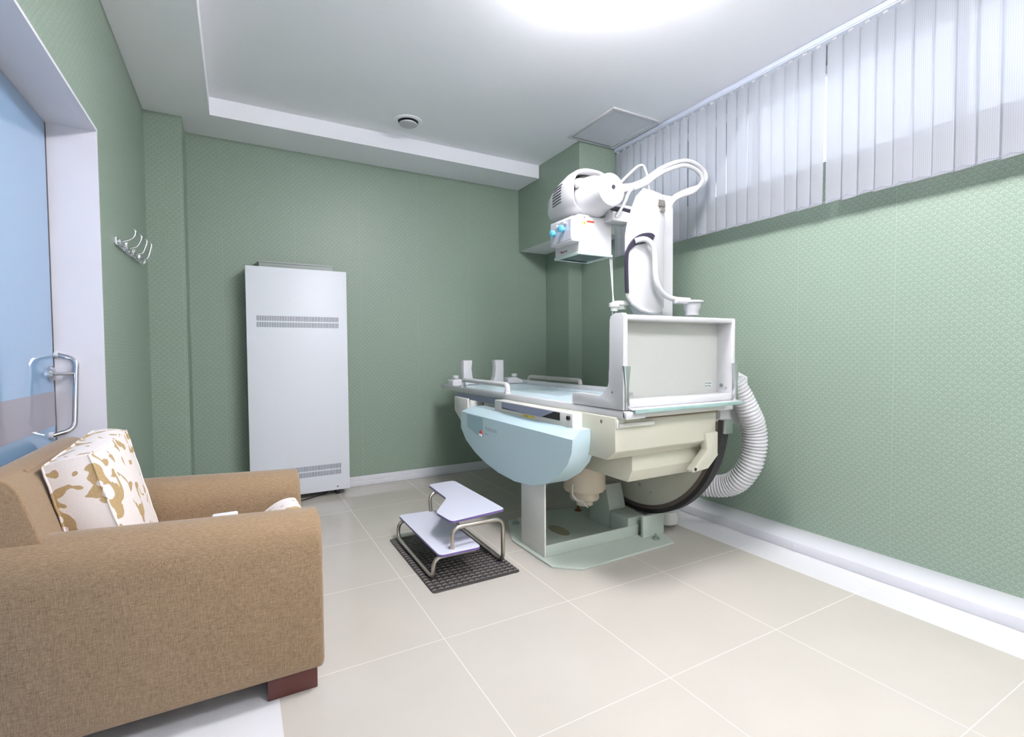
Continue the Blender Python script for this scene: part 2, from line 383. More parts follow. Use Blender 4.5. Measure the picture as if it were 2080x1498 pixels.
b = B(); b.box(hx0+.03, hx1-.03, hy0+.03, hy1-.03, ZT-.006, ZT); b.obj('hatch_panel', mat('grey_hatch', srgb(216, 216, 222), .6), t)

# vertical blind
t = root('vertical_blind', 'white translucent vertical blind hanging across the high window', 'blind', (3.0, 1.2, 3.0))
b = B(); b.box(2.983, 3.022, -1.3, 3.47, 2.968, 3.008, .002); b.box(2.978, 2.983, -1.3, 3.47, 2.975, 2.981)
b.obj('head_rail', mat('rail_white', srgb(214, 220, 236), .35), t)
ys = []; y = 3.44
k = 0
while y > -1.2:
    ang = math.radians(9+random.uniform(-4, 4)); 
    if k in (21,): ang = math.radians(13)
    
    z0 = 2.046+random.uniform(-.003, .003); w2 = .0475; lean = random.uniform(-.004, .004)
    if k in (21,): lean = .010
    b = B(); n = 8; V0 = []; V1 = []
    for i in range(n+1):
        s_ = -1+2*i/n; cx = 3.0-.004*(1-s_*s_); dx = s_*w2*math.sin(ang); dy = s_*w2*math.cos(ang)
        V1.append(b.bm.verts.new((cx+dx, y+dy, 2.955))); V0.append(b.bm.verts.new((cx+dx, y+dy+lean, z0)))
    for i in range(n): b.bm.faces.new((V0[i], V0[i+1], V1[i+1], V1[i]))
    sl = b.obj('slat', SLAT, t)
    b = B(); b.box(2.996, 3.003, y-.012, y+.012, 2.955, 2.97); b.obj('carrier_clip', GWHITE, sl)
    b = B()
    for i in range(n):
        s0 = -.96+1.92*i/n; s1 = s0+1.92/n; q = []
        for zz in (z0-.0015, z0+.030):
            for s_ in (s0, s1):
                cx = 3.0-.004*(1-s_*s_)-.0012; q.append(b.bm.verts.new((cx+s_*w2*math.sin(ang), y+s_*w2*math.cos(ang)+lean, zz)))
        b.bm.faces.new((q[0], q[1], q[3], q[2]))
    b.obj('bottom_weight', SLAT, sl)
    ys.append((y+lean, z0)); y -= .083+ (.006 if k in (21,) else 0); k += 1
b = B()
for i in range(len(ys)-1):
    (a0, za), (a1, zb) = ys[i], ys[i+1]; sag = .012
    b.tube([(2.988, a0+(a1-a0)*j/8, za+.012-sag*4*(j/8)*(1-j/8)+ .006) for j in range(9)], .0011, 5, cap=False)
b.obj('bead_chain', mat('chain_grey', srgb(170, 172, 185), .5), t)

# ------------------------------------------------------------------ coat rack
t = root('coat_rack', 'small chrome coat hook rail screwed to the left green wall', 'coat rack', (XL, 3.5, 1.78))
b = B(); b.prism(rpoly([(3.17, 1.755), (3.86, 1.765), (3.86, 1.79), (3.17, 1.80)], .008, 3), 'x', XL, XL+.012, .002); b.obj('rail_plate', CHROME, t)
for i, y in enumerate((3.22, 3.41, 3.60, 3.78)):
    b = B(); zt = 1.81+.013*i
    b.tube(spline([(XL+.010, y, 1.785), (XL+.03, y, 1.783), (XL+.06, y, 1.795), (XL+.078, y, zt+.005), (XL+.082, y, zt+.028), (XL+.074, y, zt+.036)], 6), .0055, 8)
    b.tube(spline([(XL+.010, y, 1.772), (XL+.028, y, 1.757), (XL+.042, y, 1.762), (XL+.046, y, 1.777)], 5), .0065, 8)
    b.lathe((XL+.012, y, 1.778), [(.015, 0), (.015, .004), (.01, .010)], 'x', 14)
    b.obj('hook', CHROME, t)

# ------------------------------------------------------------------ tall cabinet
cx0, cx1, cyf, cyb = .066, .815, 4.33, 4.515
t = root('generator_cabinet', 'tall white metal cabinet on castors with two vent grilles against the back wall', 'cabinet', ((cx0+cx1)/2, 4.42, 0))
b = B(); b.box(cx0, cx1, cyf, cyf+.02, .047, 1.878, .002); b.obj('front_panel', mat('cabinet_white', srgb(222, 226, 232), .42, var=.01), t)
b = B(); b.box(cx0+.004, cx1-.004, cyf+.021, cyb, .055, 1.877, .003); b.obj('body', GREYP, t)
for z in (1.425, 1.475, .20, .25):
    b = B()
    for i in range(52):
        x = cx0+.075+i*(.60/51); b.box(x-.0028, x+.0028, cyf-.0008, cyf+.001, z-.020, z+.020)
    b.obj('vent_slots', mat('slot_grey', srgb(105, 112, 122), .6), t)
for x in (cx0+.07, cx1-.09):
    for y in (cyf+.05, cyb-.05):
        b = B(); b.cyl((x-.014, y, .0235), (x+.014, y, .0235), .0235, 18); b.box(x-.02, x+.02, y-.015, y+.015, .034, .056, .003)
        b.obj('castor', BLACK, t)
b = B(); b.cyl((cx1-.10, cyf-.002, .075), (cx1-.10, cyf+.001, .075), .006, 10); b.obj('screw', DARK, t)
b = B(); b.prism(rpoly([(.165, 1.8785), (.73, 1.8785), (.73, 1.938), (.165, 1.938)], .004, 2), 'y', 4.462, 4.512, .002)
b.box(.155, .735, 4.455, 4.512, 1.930, 1.942, .002)
tag(b.obj('cable_tray', mat('tray_grey', srgb(168, 176, 172), .45)), 'flat grey metal tray standing on top of the tall white cabinet', 'tray')
b = B(); b.tube(spline([(.30, 4.36, .012), (.42, 4.30, .006), (.55, 4.36, .010), (.63, 4.40, .012), (.66, 4.44, .03)], 8), .004, 6)
tag(b.obj('power_cable', BLACK), 'thin dark cable lying on the floor under the tall white cabinet', 'cable')

# ------------------------------------------------------------------ rubber mat + step stool
b = B(); mx0, mx1, my0, my1 = .822, 1.322, 2.302, 3.114
b.prism(rpoly([(mx0, my0), (mx1, my0), (mx1, my1), (mx0, my1)], .02, 4), 'z', 0.0, .006, .0015, 1, False)
c = .0334
for i in range(15):
    for j in range(24):
        px, py = mx0+c*(i+.5), my0+.006+c*(j+.5)
        for rr, h in ((.0125, .0035), (.0065, .003)):
            b.tube([(px+rr*math.cos(PI*q/6), py-.006+rr*math.sin(PI*q/6), .0062+h*.4) for q in range(7)], .0023, 5)
        b.box(px-.0135, px+.0135, py-.0135, py-.0105, .004, .0058)
MATR = mat('mat_rubber', srgb(58, 54, 54), .4, var=.2, scale=60); RING = mat('mat_ring_highlight', srgb(122, 116, 114), .3, var=.2, scale=60, spec=.7)  # rings get a lighter grey: their highlights are put into the colour
tag(b.obj('rubber_mat', None, mats=[MATR, RING], matfn=lambda p: 1 if p.center.z > .0061 and abs(p.center.z-.006) > .0002 else 0), 'dark grey ringed rubber mat on the tiles under the step stool', 'mat')
t = root('step_stool', 'two-tier white step stool with bent steel tube frame on the rubber mat', 'step stool', (1.08, 2.8, .0098))
Zm = .0098
def step(name, pts, z, r):
    o = rpoly(pts, r, 5)
    b = B(); b.prism(o, 'z', z-.016, z, .002, 1, False)
    s = b.obj(name, LAMIN, t, mats=[LAMIN, VIOLET], matfn=lambda p: 1 if abs(p.normal.z) < .5 else 0); return s
step('upper_step', [(1.126, 3.225), (1.322, 3.24), (1.335, 2.50), (.985, 2.455), (.965, 2.64), (1.118, 2.87)], .292, [.03, .04, .03, .03, .03, .03])
step('lower_step', [(.885, 3.115), (1.128, 3.095), (1.128, 2.385), (.888, 2.385)], .152, .03)
R = .0115
b = B(); b.tube(fillet([(1.11, 2.425, .125), (.872, 2.425, .125), (.868, 2.425, Zm+R), (.868, 3.07, Zm+R), (.872, 3.07, .125), (1.11, 3.07, .125)], .055, 7), R, 12); b.obj('lower_frame', STEEL, t)
b = B(); b.tube(fillet([(.978, 2.43, .150), (.978, 2.43, .265), (1.283, 2.43, .265), (1.283, 2.43, Zm+R), (1.283, 3.11, Zm+R), (1.283, 3.11, .265), (1.092, 3.11, .265), (1.092, 3.085, .150)], .055, 7), R, 12); b.obj('upper_frame', STEEL, t)

# ------------------------------------------------------------------ armchair
t = root('armchair', 'tan fabric armchair with wide rounded arms and dark wooden block feet', 'armchair', (-.2, 2.28, 0))
def arm(y0, y1):
    ym = (y0+y1)/2; hw = (y1-y0)/2; pr = [(y0+.012, .082), (y1-.012, .082), (y1, .11), (y1, .50)]
    for q in range(1, 12):
        a = PI*q/12; pr.append((ym+hw*math.cos(a), .50+.125*math.sin(a)**.8))
    pr += [(y0, .50), (y0, .11)]
    b = B(); b.prism(pr, 'x', -.66, .25, .016, 3, False)
    for v in b.bm.verts:
        if v.co.z > .3: v.co.z += (.25-v.co.x)*.05*(v.co.z-.3)/.32
    return b.obj('arm', FAB, t, smooth=60)
arm(1.835, 2.06); arm(2.525, 2.77)
b = B(); b.prism(rpoly([(-.66, .10), (-.69, .80), (-.66, .855), (-.60, .86), (-.555, .82), (-.44, .42), (-.44, .10)], [.01, .04, .03, .03, .04, .02, .01], 4), 'y', 1.90, 2.70, .02, 3, False); b.obj('backrest', FAB, t, smooth=60)
b = B(); b.prism(rpoly([(-.60, .44), (-.60, .84), (-.575, .85), (-.53, .64), (-.478, .44)], [.01, .008, .01, .05, .02], 4), 'y', 2.045, 2.535, .012, 3, False); b.obj('back_cushion', FAB, t, smooth=60)
b = B(); b.box(-.44, .20, 2.06, 2.525, .085, .30, .015); b.obj('seat_frame', FAB, t)
b = B(); b.box(-.46, .225, 2.062, 2.523, .302, .45, .035, 4); b.obj('seat_cushion', FAB, t, smooth=60)
for x0, y0 in ((.065, 1.862), (.065, 2.58), (-.64, 1.862), (-.64, 2.58)):
    b = B(); b.box(x0, x0+.162, y0, y0+.16, 0, .083, .004); b.obj('foot', WOOD, t)
# boxed cushion leaning on the back
def cushion(name, corners, m, bul=.03):
    """8 corners: back-near-bottom, back-near-top, back-far-top, back-far-bottom, then the same four on the front"""
    N = 12; bm = B(); Cn = [Vector(q) for q in corners]
    def tri(u, v, w_):
        a = Cn[0]*(1-u)*(1-v)+Cn[1]*(1-u)*v+Cn[2]*u*v+Cn[3]*u*(1-v); c_ = Cn[4]*(1-u)*(1-v)+Cn[5]*(1-u)*v+Cn[6]*u*v+Cn[7]*u*(1-v)
        return a*(1-w_)+c_*w_
    nrm = ((Cn[4]-Cn[0])+(Cn[6]-Cn[2])).normalized(); vd = {}
    def V(i, j, k):
        key = (i, j, k)
        if key not in vd:
            u, v, w_ = i/N, j/N, k/4; p = tri(u, v, w_); bu = (math.sin(PI*u)*math.sin(PI*v))**.6
            p += nrm*bul*bu*(2*w_-1)
            cen = tri(.5, .5, w_); edge = max(abs(2*u-1), abs(2*v-1))
            if edge > .999: p += (p-cen)*.035*math.sin(PI*w_)
            p += Vector((math.sin(j*2.1+k), 0, math.cos(i*1.7+k)))*.0012
            vd[key] = bm.bm.verts.new(p)
        return vd[key]
    for i in range(N):
        for j in range(N):
            for k in (0, 4): bm.bm.faces.new((V(i, j, k), V(i+1, j, k), V(i+1, j+1, k), V(i, j+1, k)))
    for k in range(4):
        for i in range(N):
            for j in (0, N): bm.bm.faces.new((V(i, j, k), V(i+1, j, k), V(i+1, j, k+1), V(i, j, k+1)))
            for ii in (0, N): bm.bm.faces.new((V(ii, i, k), V(ii, i+1, k), V(ii, i+1, k+1), V(ii, i, k+1)))
    loops = []
    o = bm.obj(name, m, smooth=50)
    for k in (0, 4):
        loop = [(0, j) for j in range(N)]+[(i, N) for i in range(N)]+[(N, N-j) for j in range(N)]+[(N-i, 0) for i in range(N)]+[(0, 0)]
        B().tube([tri(i/N, j/N, k/4)+nrm*.0015*(1 if k else -1)+Vector((math.sin(j*2.1+k), 0, math.cos(i*1.7+k)))*.0012 for i, j in loop], .0035, 6).obj('piping', FLOR, o)
    return o
cu = cushion('throw_cushion', [(-.455, 2.072, .455), (-.545, 2.072, .845), (-.50, 2.49, .90), (-.40, 2.49, .455), (-.315, 2.072, .455), (-.432, 2.072, .872), (-.40, 2.49, .893), (-.295, 2.49, .455)], FLOR, .018)
tag(cu, 'white and gold floral boxed cushion leaning on the armchair backrest', 'cushion')
b = B(); b.box(-.108, -.012, 2.28, 2.43, .4515, .522, .008, 3)
tag(b.obj('tissue_pack', PAPER), 'small flat white packet lying on the armchair seat', 'packet')
b = B(); nx, ny = 16, 12; V = []
for i in range(nx+1):
    row = []
    for j in range(ny+1):
        u, v = i/nx, j/ny; x = .035+.195*u; yy = 2.12+.33*v
        z = .458+.088*max(0, math.sin(PI*min(1, u*.62+.0)))**1.3+.008*math.sin(9*v+3*u)*u
        if u > .93: z -= .02*(u-.93)/.07
        row.append((x, yy, z))
    V.append(row)
vt = [[b.bm.verts.new(p) for p in r] for r in V]; vb = [[b.bm.verts.new((p[0], p[1], .4512)) for p in r] for r in V]
for i in range(nx):
    for j in range(ny):
        b.bm.faces.new((vt[i][j], vt[i+1][j], vt[i+1][j+1], vt[i][j+1])); b.bm.faces.new((vb[i][j+1], vb[i+1][j+1], vb[i+1][j], vb[i][j]))
for i in range(nx):
    for j in (0, ny): b.bm.faces.new((vt[i][j], vt[i+1][j], vb[i+1][j], vb[i][j]))
for j in range(ny):
    for i in (0, nx): b.bm.faces.new((vt[i][j], vt[i][j+1], vb[i][j+1], vb[i][j]))
tag(b.obj('folded_cloth', FLOR, smooth=60), 'folded white patterned cloth on the front edge of the armchair seat', 'cloth')

# ------------------------------------------------------------------ x-ray machine
X = root('xray_machine', 'large cream and light blue tilting x-ray table with overhead tube on a column', 'x-ray machine', (2.0, 2.6, 0))
def P(name, b, m, par=X, label=None, **k):
    o = b.obj(name, m, par, **k)
    if label: o['label'] = label
    return o
# base
base = P('base_plate', B().prism([(1.641, 3.03), (1.986, 3.075), (2.30, 3.04), (2.36, 2.55), (2.40, 2.29), (2.345, 2.166), (1.625, 2.144), (1.495, 2.256), (1.49, 2.70)], 'z', 0, .012, .002, 1, False), SAGE)
hl = B(); hl.prism([(1.84+.085*math.cos(2*PI*q/24)*.6+.0, 2.69+.105*math.sin(2*PI*q/24)) for q in range(24)], 'z', .0115, .0128); P('floor_opening', hl, mat('opening_beige', srgb(150, 142, 118), .5), base)
for x, y, m in ((2.284, 2.262, NICKEL), (2.197, 2.958, COPPER), (1.66, 2.95, NICKEL)):
    b = B(); b.lathe((x, y, .012), [(.028, 0), (.028, .004), (.016, .005), (.016, .016), (.008, .017), (.008, .032)], 'z', 16); P('anchor_bolt', b, m, base)
b = B(); b.box(1.519, 1.531, 2.366, 2.63, .012, .44, .002); P('side_post', b, LCREAM)
b = B(); b.box(1.531, 2.24, 2.366, 2.376, .012, .080, .002); P('base_beam', b, SAGE)
b = B(); b.box(2.225, 2.408, 2.31, 2.332, .012, .147, .002); P('end_plate', b, SAGE)
b = B(); b.prism([(2.56, .012), (2.56, .15), (2.60, .295), (2.74, .265), (2.78, .012)], 'x', 2.16, 2.30, .004); P('support_bracket', b, SAGE)
b = B(); b.box(2.16, 2.30, 2.376, 2.56, .012, .13, .004); P('support_block', b, SAGE)
# rotating sector: a half disc with rubber rim (plane y-z)
dc = (2.516, .811)
def arc(R0, a0, a1, n=48): return [(dc[0]+R0*math.cos(math.radians(a0+(a1-a0)*k/n)), dc[1]+R0*math.sin(math.radians(a0+(a1-a0)*k/n))) for k in range(n+1)]
b = B(); b.prism(arc(.665, 180, 352), 'x', 2.348, 2.395, .003, 1, False); sec = P('tilt_sector', b, mat('sector_grey', srgb(196, 196, 184), .42))
b = B(); b.prism(arc(.692, 180, 353)+arc(.6655, 353, 180), 'x', 2.343, 2.402); P('rubber_rim', b, RUBBER, sec)
b = B(); b.prism(arc(.6652, 181, 352)+arc(.640, 352, 181), 'x', 2.3438, 2.3478); P('rim_band', b, RIMBR, sec)
b = B(); b.box(2.352, 2.412, 1.806, 1.850, .735, .812, .003); P('rim_clamp', b, NICKEL, sec)
for y, z, r in ((2.47, .300, .014), (2.37, .27, .006)):
    b = B(); b.cyl((2.345, y, z), (2.350, y, z), r, 14); P('rivet_plug', b, GREYP, sec)
b = B(); b.lathe((2.55, 2.42, .075), [(.07, -.05), (.075, -.02), (.06, .03), (.02, .05)], 'z', 24); P('hose_foot', b, LCREAM)
# drive cover under the near end
b = B(); o = [(1.612, 1.90), (1.640, 1.868), (2.353, 1.868), (2.353, 2.36), (1.612, 2.36)]
b.box(1.62, 2.345, 1.868, 2.38, .70, .868, .012, 2); 
b.prism([(1.62, .875), (1.62, .648), (1.66, .645), (1.75, .692), (2.30, .70), (2.345, .74), (2.345, .875)], 'y', 1.90, 2.38, .004)
cov = P('drive_cover', B().prism([(1.868, .872), (1.868, .700), (1.935, .650), (2.38, .650), (2.38, .872)], 'x', 1.615, 2.35, .006, 2), CREAM)
b.bm.free()
b = B(); b.prism([(1.95, .655), (1.95, .568), (1.985, .50), (2.40, .50), (2.40, .655)], 'x', 1.80, 2.338, .005, 2); P('lower_cover', b, CREAM)
b = B(); b.prism([(2.245, .742), (2.378, .745), (2.384, .735), (2.384, .640), (2.27, .545), (2.15, .535), (2.15, .552), (2.262, .65)], 'y', 1.852, 1.90, .006, 2); P('cover_bracket', b, CREAM)
b = B(); b.cyl((2.165, 1.849, .553), (2.165, 1.853, .553), .009, 10); P('screw', b, DARK)
b = B(); b.box(1.628, 1.86, 1.85, 1.870, .822, .842, .003); b.box(1.618, 1.665, 1.86, 2.0, .815, .862, .003); brk = P('latch_bracket', b, LCREAM)
b = B(); b.cyl((1.614, 1.975, .842), (1.6185, 1.975, .842), .010, 14); P('latch_screw', b, NICKEL, brk)
# image intensifier
b = B(); b.lathe((1.93, 2.53, 0), [(.125, .80), (.135, .79), (.135, .325), (.125, .312), (.094, .308), (.094, .262), (.088, .254), (.056, .252), (.054, .218), (.02, .214)], 'z', 48); ii = P('image_intensifier', b, BEIGE, smooth=25)
b = B(); b.tube(spline([(1.795, 2.47, .38), (1.785, 2.46, .32), (1.81, 2.45, .285), (1.85, 2.45, .262)], 6), .006, 8); b.tube(spline([(1.83, 2.43, .285), (1.86, 2.41, .245), (1.90, 2.45, .232)], 6), .005, 8); P('cable', b, LCREAM, ii)
b = B(); b.tube(spline([(2.02, 2.50, .305), (2.06, 2.50, .318), (2.07, 2.50, .292), (2.02, 2.50, .272)], 6), .003, 6); P('cable', b, BLACK, ii)
# undercarriage behind blue cover
b = B(); b.box(1.66, 2.33, 2.39, 3.45, .66, .86, .01); P('table_carriage', b, CREAM)
# blue side cover (plane y-z, chamfered outline)
bl = [(3.39, .805), (3.513, .755), (3.52, .62), (3.46, .56), (3.30, .487), (3.103, .425), (2.90, .392), (2.68, .385), (2.47, .40), (2.30, .45), (2.16, .55), (2.075, .655), (2.065, .765), (2.06, .805)]
blr = [(3.40, .805)]+[(3.515, .765), (3.525, .64)]
def cv(n=30):
    out = [(3.40, .790), (3.52, .745), (3.525, .62)]
    out += [(3.43, .535), (3.27, .470), (3.10, .425), (2.90, .396), (2.68, .388), (2.47, .410), (2.32, .455), (2.19, .53), (2.11, .605), (2.075, .67), (2.065, .74), (2.065, .790)]
    return out
b = B(); pts = cv(); t_ = bmesh.new()
A = [t_.verts.new((1.500, y, z-(.048 if z > .78 else 0))) for y, z in pts]; A2 = [t_.verts.new((1.548 if z > .78 else 1.508, y, z)) for y, z in pts]; A3 = [t_.verts.new((1.645, y, z)) for y, z in pts]
t_.faces.new(A); t_.faces.new(A3[::-1]); n = len(pts)
for Q0, Q1 in ((A, A2), (A2, A3)):
    for i in range(n): t_.faces.new((Q0[i], Q1[i], Q1[(i+1) % n], Q0[(i+1) % n]))
bmesh.ops.recalc_face_normals(t_, faces=t_.faces); b.merge(t_)
blue = P('side_cover', b, BLUE, label='light blue rounded side cover', smooth=25)
b = B()  # grip recess as a flat plate, its shade painted in darker blue
b.prism(rpoly([(3.40, .735), (3.40, .64), (3.22, .60), (3.13, .605), (3.13, .735)], .01, 3), 'x', 1.4985, 1.502); P('grip_recess', b, mat('recess_shade_blue', srgb(158, 190, 198), .5), blue)
b = B(); b.lathe((1.497, 3.155, .625), [(.016, -.006), (.020, 0), (.016, .006)], 'x', 12); P('key_switch', b, REDM, blue)
b = B(); b.box(1.489, 1.499, 3.14, 3.18, .605, .622, .003); P('key_tag', b, PAPER, blue)
text('lettering', 'TELEDIXON', .034, FACE_NX((1.4995, 3.10, .655)), INK, blue)
text('lettering', 'polyrad', .018, FACE_NX((1.4995, 3.10, .625)), INK, blue)
b = B(); b.prism([(3.80, .835), (3.80, .72), (3.66, .64), (3.53, .64), (3.53, .835)], 'x', 1.56, 1.70, .008); P('end_cover', b, LCREAM)
# cassette drawer
dr0 = P('cassette_drawer', B().box(1.55, 1.70, 2.135, 3.045, .778, .868, .004), LCREAM)
b = B(); b.box(1.5455, 1.549, 2.25, 2.93, .818, .862); P('drawer_slot', b, BLACK, dr0)
b = B(); V = []
for k in range(17):
    u = k/16; y = 2.93-.62*u; z1 = .862; z0 = .828-.012*u if u < .8 else .816+(.862-.816)*((u-.8)/.2)*.9
    V.append((b.bm.verts.new((1.545, y, z1)), b.bm.verts.new((1.541-.006*math.sin(PI*u), y, z0))))
for k in range(16): b.bm.faces.new((V[k][0], V[k][1], V[k+1][1], V[k+1][0]))
P('dust_flap', b, MESHG, dr0)
b = B(); b.box(1.5475, 1.55, 2.52, 2.66, .797, .809); P('warning_label', b, YELLOW, dr0)
text('lettering', '6.27 mm', .010, FACE_NX((1.547, 2.63, .799)), DARK, dr0)
b = B(); b.cyl((1.538, 2.165, .842), (1.55, 2.165, .842), .012, 16); P('lock_knob', b, BLACK, dr0)
b = B(); b.box(1.575, 1.58, 3.05, 3.78, .828, .872); P('side_film', b, MESHG)
# table top
tt = P('table_top', B().box(1.628, 2.38, 1.83, 4.27, .868, .898, .003), LCREAM)
b = B(); b.box(1.664, 2.342, 1.95, 4.25, .898, .9005); P('glass_surface', b, CYL, tt)
for x0, x1, z1 in ((1.625, 1.662, .908), (2.345, 2.385, .935)):
    b = B(); b.box(x0, x1, 1.81 if x0 < 2 else 1.95, 4.27, .872, z1, .005); P('side_rail', b, WHITE, tt)
b = B(); b.box(1.625, 1.75, 1.80, 1.828, .868, .905, .004); P('corner_block', b, WHITE, tt)
b = B(); b.box(1.628, 2.38, 4.255, 4.275, .870, .906, .003); P('end_rail', b, WHITE, tt)
b = B(); b.box(1.76, 2.33, 1.84, 1.86, .858, .869); P('guide_strip', b, mat('guide_brown', srgb(110, 98, 80), .5))
b = B(); b.box(2.385, 2.62, 1.96, 2.10, .84, .895, .006); P('column_bracket', b, WHITE)
# foot step glass
fg = P('foot_platform', B().box(1.665, 2.46, 1.785, 1.95, .9095, .918, .002), GWHITE)
b = B(); b.box(1.665, 2.46, 1.778, 1.7855, .898, .9175, .001); P('platform_edge', b, TEAL, fg)
# footrest box
fr = P('footrest', B().box(1.655, 2.452, 1.935, 1.948, .925, 1.365, .002), PANELG, label='white framed upright footrest tray')
def fpart(a, n='frame_bar', m=WHITE): return P(n, B().box(*a, .006), m, fr)
fpart((1.650, 2.458, 1.835, 1.95, 1.352, 1.378)); fpart((1.650, 2.458, 1.835, 1.95, .918, .955))
fpart((2.435, 2.462, 1.832, 1.95, .918, 1.378))
b = B(); b.prism(rpoly([(1.82, .912), (2.235, .912), (2.235, .962), (2.21, .975), (1.985, .972), (1.925, 1.03), (1.92, 1.36), (1.885, 1.385), (1.83, 1.385), (1.82, 1.37)], [.003, .01, .015, .015, .01, .03, .01, .01, .01, .005], 3), 'x', 1.622, 1.650, .003); P('side_bracket', b, WHITE, fr)
b = B(); b.box(1.72, 1.745, 1.985, 2.05, .925, 1.10, .010, 3); P('heel_pad', b, GWHITE, fr)
for x in (1.640, 2.405+.04):
    b = B(); b.prism([(x-.020, 1.128), (x+.020, 1.125), (x+.008, 1.02), (x+.014, .918), (x-.012, .918), (x-.012, 1.02)], 'y', 1.808, 1.829, .002); P('clamp_lever', b, CHROME, fr)
b = B(); b.box(1.69, 1.79, 1.9335, 1.9355, .966, .985); P('rating_label', b, LABELG, fr)
b = B(); b.box(2.335, 2.395, 1.9335, 1.9355, .988, 1.022); lb = P('sticker', b, mat('pale_sticker', srgb(204, 212, 208), .5), fr)
text('lettering', 'ACHTUNG', .010, FACE_NY((2.338, 1.933, 1.008)), DARK, fr)
text('lettering', 'max 135 kg', .010, FACE_NY((2.336, 1.933, .994)), DARK, fr)
b = B(); b.cyl((2.434, 1.90, 1.0), (2.428, 1.90, 1.0), .010, 12); b.cyl((2.434, 1.87, .985), (2.43, 1.87, .985), .005, 8); P('screw', b, NICKEL, fr)
b = B(); b.cyl((1.6205, 1.90, .995), (1.623, 1.90, .995), .006, 10); P('screw', b, NICKEL, fr)
# hand rails
def rail(x, y0, y1, m):
    r = P('hand_rail', B().tube(fillet([(x, y0, .905), (x, y0, .968), (x, y1, .968), (x, y1, .905)], .035, 6), .018, 14), m)
    for y in (y0, y1): P('rail_socket', B().lathe((x, y, .895), [(.024, .005), (.024, .028), (.019, .030)], 'z', 16), WHITE, r)
rail(1.646, 3.03, 3.80, WHITE); rail(2.365, 3.15, 3.93, GREYP)
# head clamps + shoulder rests
for x0, x1, kx in ((1.640, 1.79, 1.70), (2.19, 2.355, 2.30)):
    hc = P('head_clamp', B().prism(rpoly([(x0, .905), (x1, .905), (x1, .93), ((x0+x1)/2, .962), (x0, .955)], .012, 3), 'y', 4.02, 4.16, .008), GWHITE)
    P('clamp_knob', B().lathe((kx, 4.10, .955), [(.010, 0), (.010, .008), (.026, .010), (.027, .032), (.022, .036)], 'z', 18), WHITE, hc)
for x, s_ in ((1.80, 1), (2.115, -1)):
    b = B(); b.prism([(x-.045*s_, 1.125), (x+.045*s_, 1.125), (x+.035*s_, 1.05), (x+.045*s_, .97), (x+.075*s_, .905), (x-.045*s_, .905)] , 'y', 4.05, 4.13, .008, 2); P('shoulder_rest', b, WHITE)
b = B(); b.box(1.70, 2.29, 4.085, 4.10, .905, .925, .002); P('cross_bar', b, STEEL)
# crumpled film on table
b = B(); nx = 22; V = []
for i in range(nx+1):
    r_ = []
    for j in range(nx+1):
        u, v = i/nx, j/nx
        r_.append(b.bm.verts.new((1.86+.34*u+.01*math.sin(7*v), 2.72+.72*v+.02*math.sin(5*u), .902+.022*abs(math.sin(9*u+5*v)*math.sin(7*v-4*u))*math.sin(PI*u)*math.sin(PI*v)+.0005)))
    V.append(r_)
for i in range(nx):
    for j in range(nx): b.bm.faces.new((V[i][j], V[i+1][j], V[i+1][j+1], V[i][j+1]))
fm = bpy.data.materials.new('clear_plastic_film'); fm.use_nodes = True; g = NB(fm); g.n.clear()
o_ = g.n.new('ShaderNodeOutputMaterial'); tr = g.n.new('ShaderNodeBsdfTransparent'); gl = g.n.new('ShaderNodeBsdfGlossy'); gl.inputs['Roughness'].default_value = .22; mx = g.n.new('ShaderNodeMixShader'); lw = g.n.new('ShaderNodeLayerWeight'); lw.inputs[0].default_value = .25
g.nt.links.new(g.math('MULTIPLY', lw.outputs['Facing'], .38), mx.inputs[0]); g.nt.links.new(tr.outputs[0], mx.inputs[1]); g.nt.links.new(gl.outputs[0], mx.inputs[2]); g.nt.links.new(mx.outputs[0], o_.inputs[0])
tag(b.obj('plastic_film', fm, smooth=60), 'crumpled clear plastic film lying on the x-ray table top', 'plastic film')

# column and carriage
col = P('column', B().box(2.44, 2.632, 2.45, 2.62, .012, 2.255, .008), GWHITE)
b = B(); b.box(2.52, 2.53, 2.4455, 2.451, 1.45, 2.2); P('guide_slot', b, mat('slot_light_grey', srgb(190, 192, 198), .4), col)

# carriage: curved front shell, plan outline (x-y), bottom bulging
b = B(); prof = [(2.245, 2.223), (2.33, 2.220), (2.44, 2.214), (2.456, 2.20), (2.458, 1.49), (2.42, 1.452), (2.35, 1.435), (2.29, 1.435), (2.22, 1.450), (2.15, 1.490), (2.112, 1.54), (2.105, 1.62), (2.105, 1.92), (2.125, 2.02), (2.160, 2.11), (2.185, 2.165)]
tb = bmesh.new(); ysr = [2.335, 2.345, 2.40, 2.46, 2.53]; ins = [.010, 0, 0, 0, 0]; rings = []
cxm, czm = 2.282, 1.83
for yy, ii_ in zip(ysr, ins):
    ring = []
    for px, pz in prof:
        sx = 1-ii_/.18; sz = 1-ii_/.40; lo = max(2.105, .905*yy); qx = lo+(px-2.105)*(2.458-lo)/(2.458-2.105); ring.append(tb.verts.new((cxm+(qx-cxm)*sx, yy+ (0.022*((px-cxm)/.18)**2 if yy < 2.39 else 0), czm+(pz-czm)*sz)))
    rings.append(ring)
n = len(prof)
for q in range(4):
    for i in range(n): tb.faces.new((rings[q][i], rings[q][(i+1) % n], rings[q+1][(i+1) % n], rings[q+1][i]))
tb.faces.new(rings[0]); tb.faces.new(rings[-1][::-1]); bmesh.ops.recalc_face_normals(tb, faces=tb.faces); b.merge(tb)
car = P('carriage', b, GWHITE, smooth=40)
b = B(); b.box(2.375, 2.438, 2.336, 2.352, 2.125, 2.170, .003); b.box(2.395, 2.435, 2.334, 2.345, 2.095, 2.122, .002); P('top_stop', b, STEEL, car)
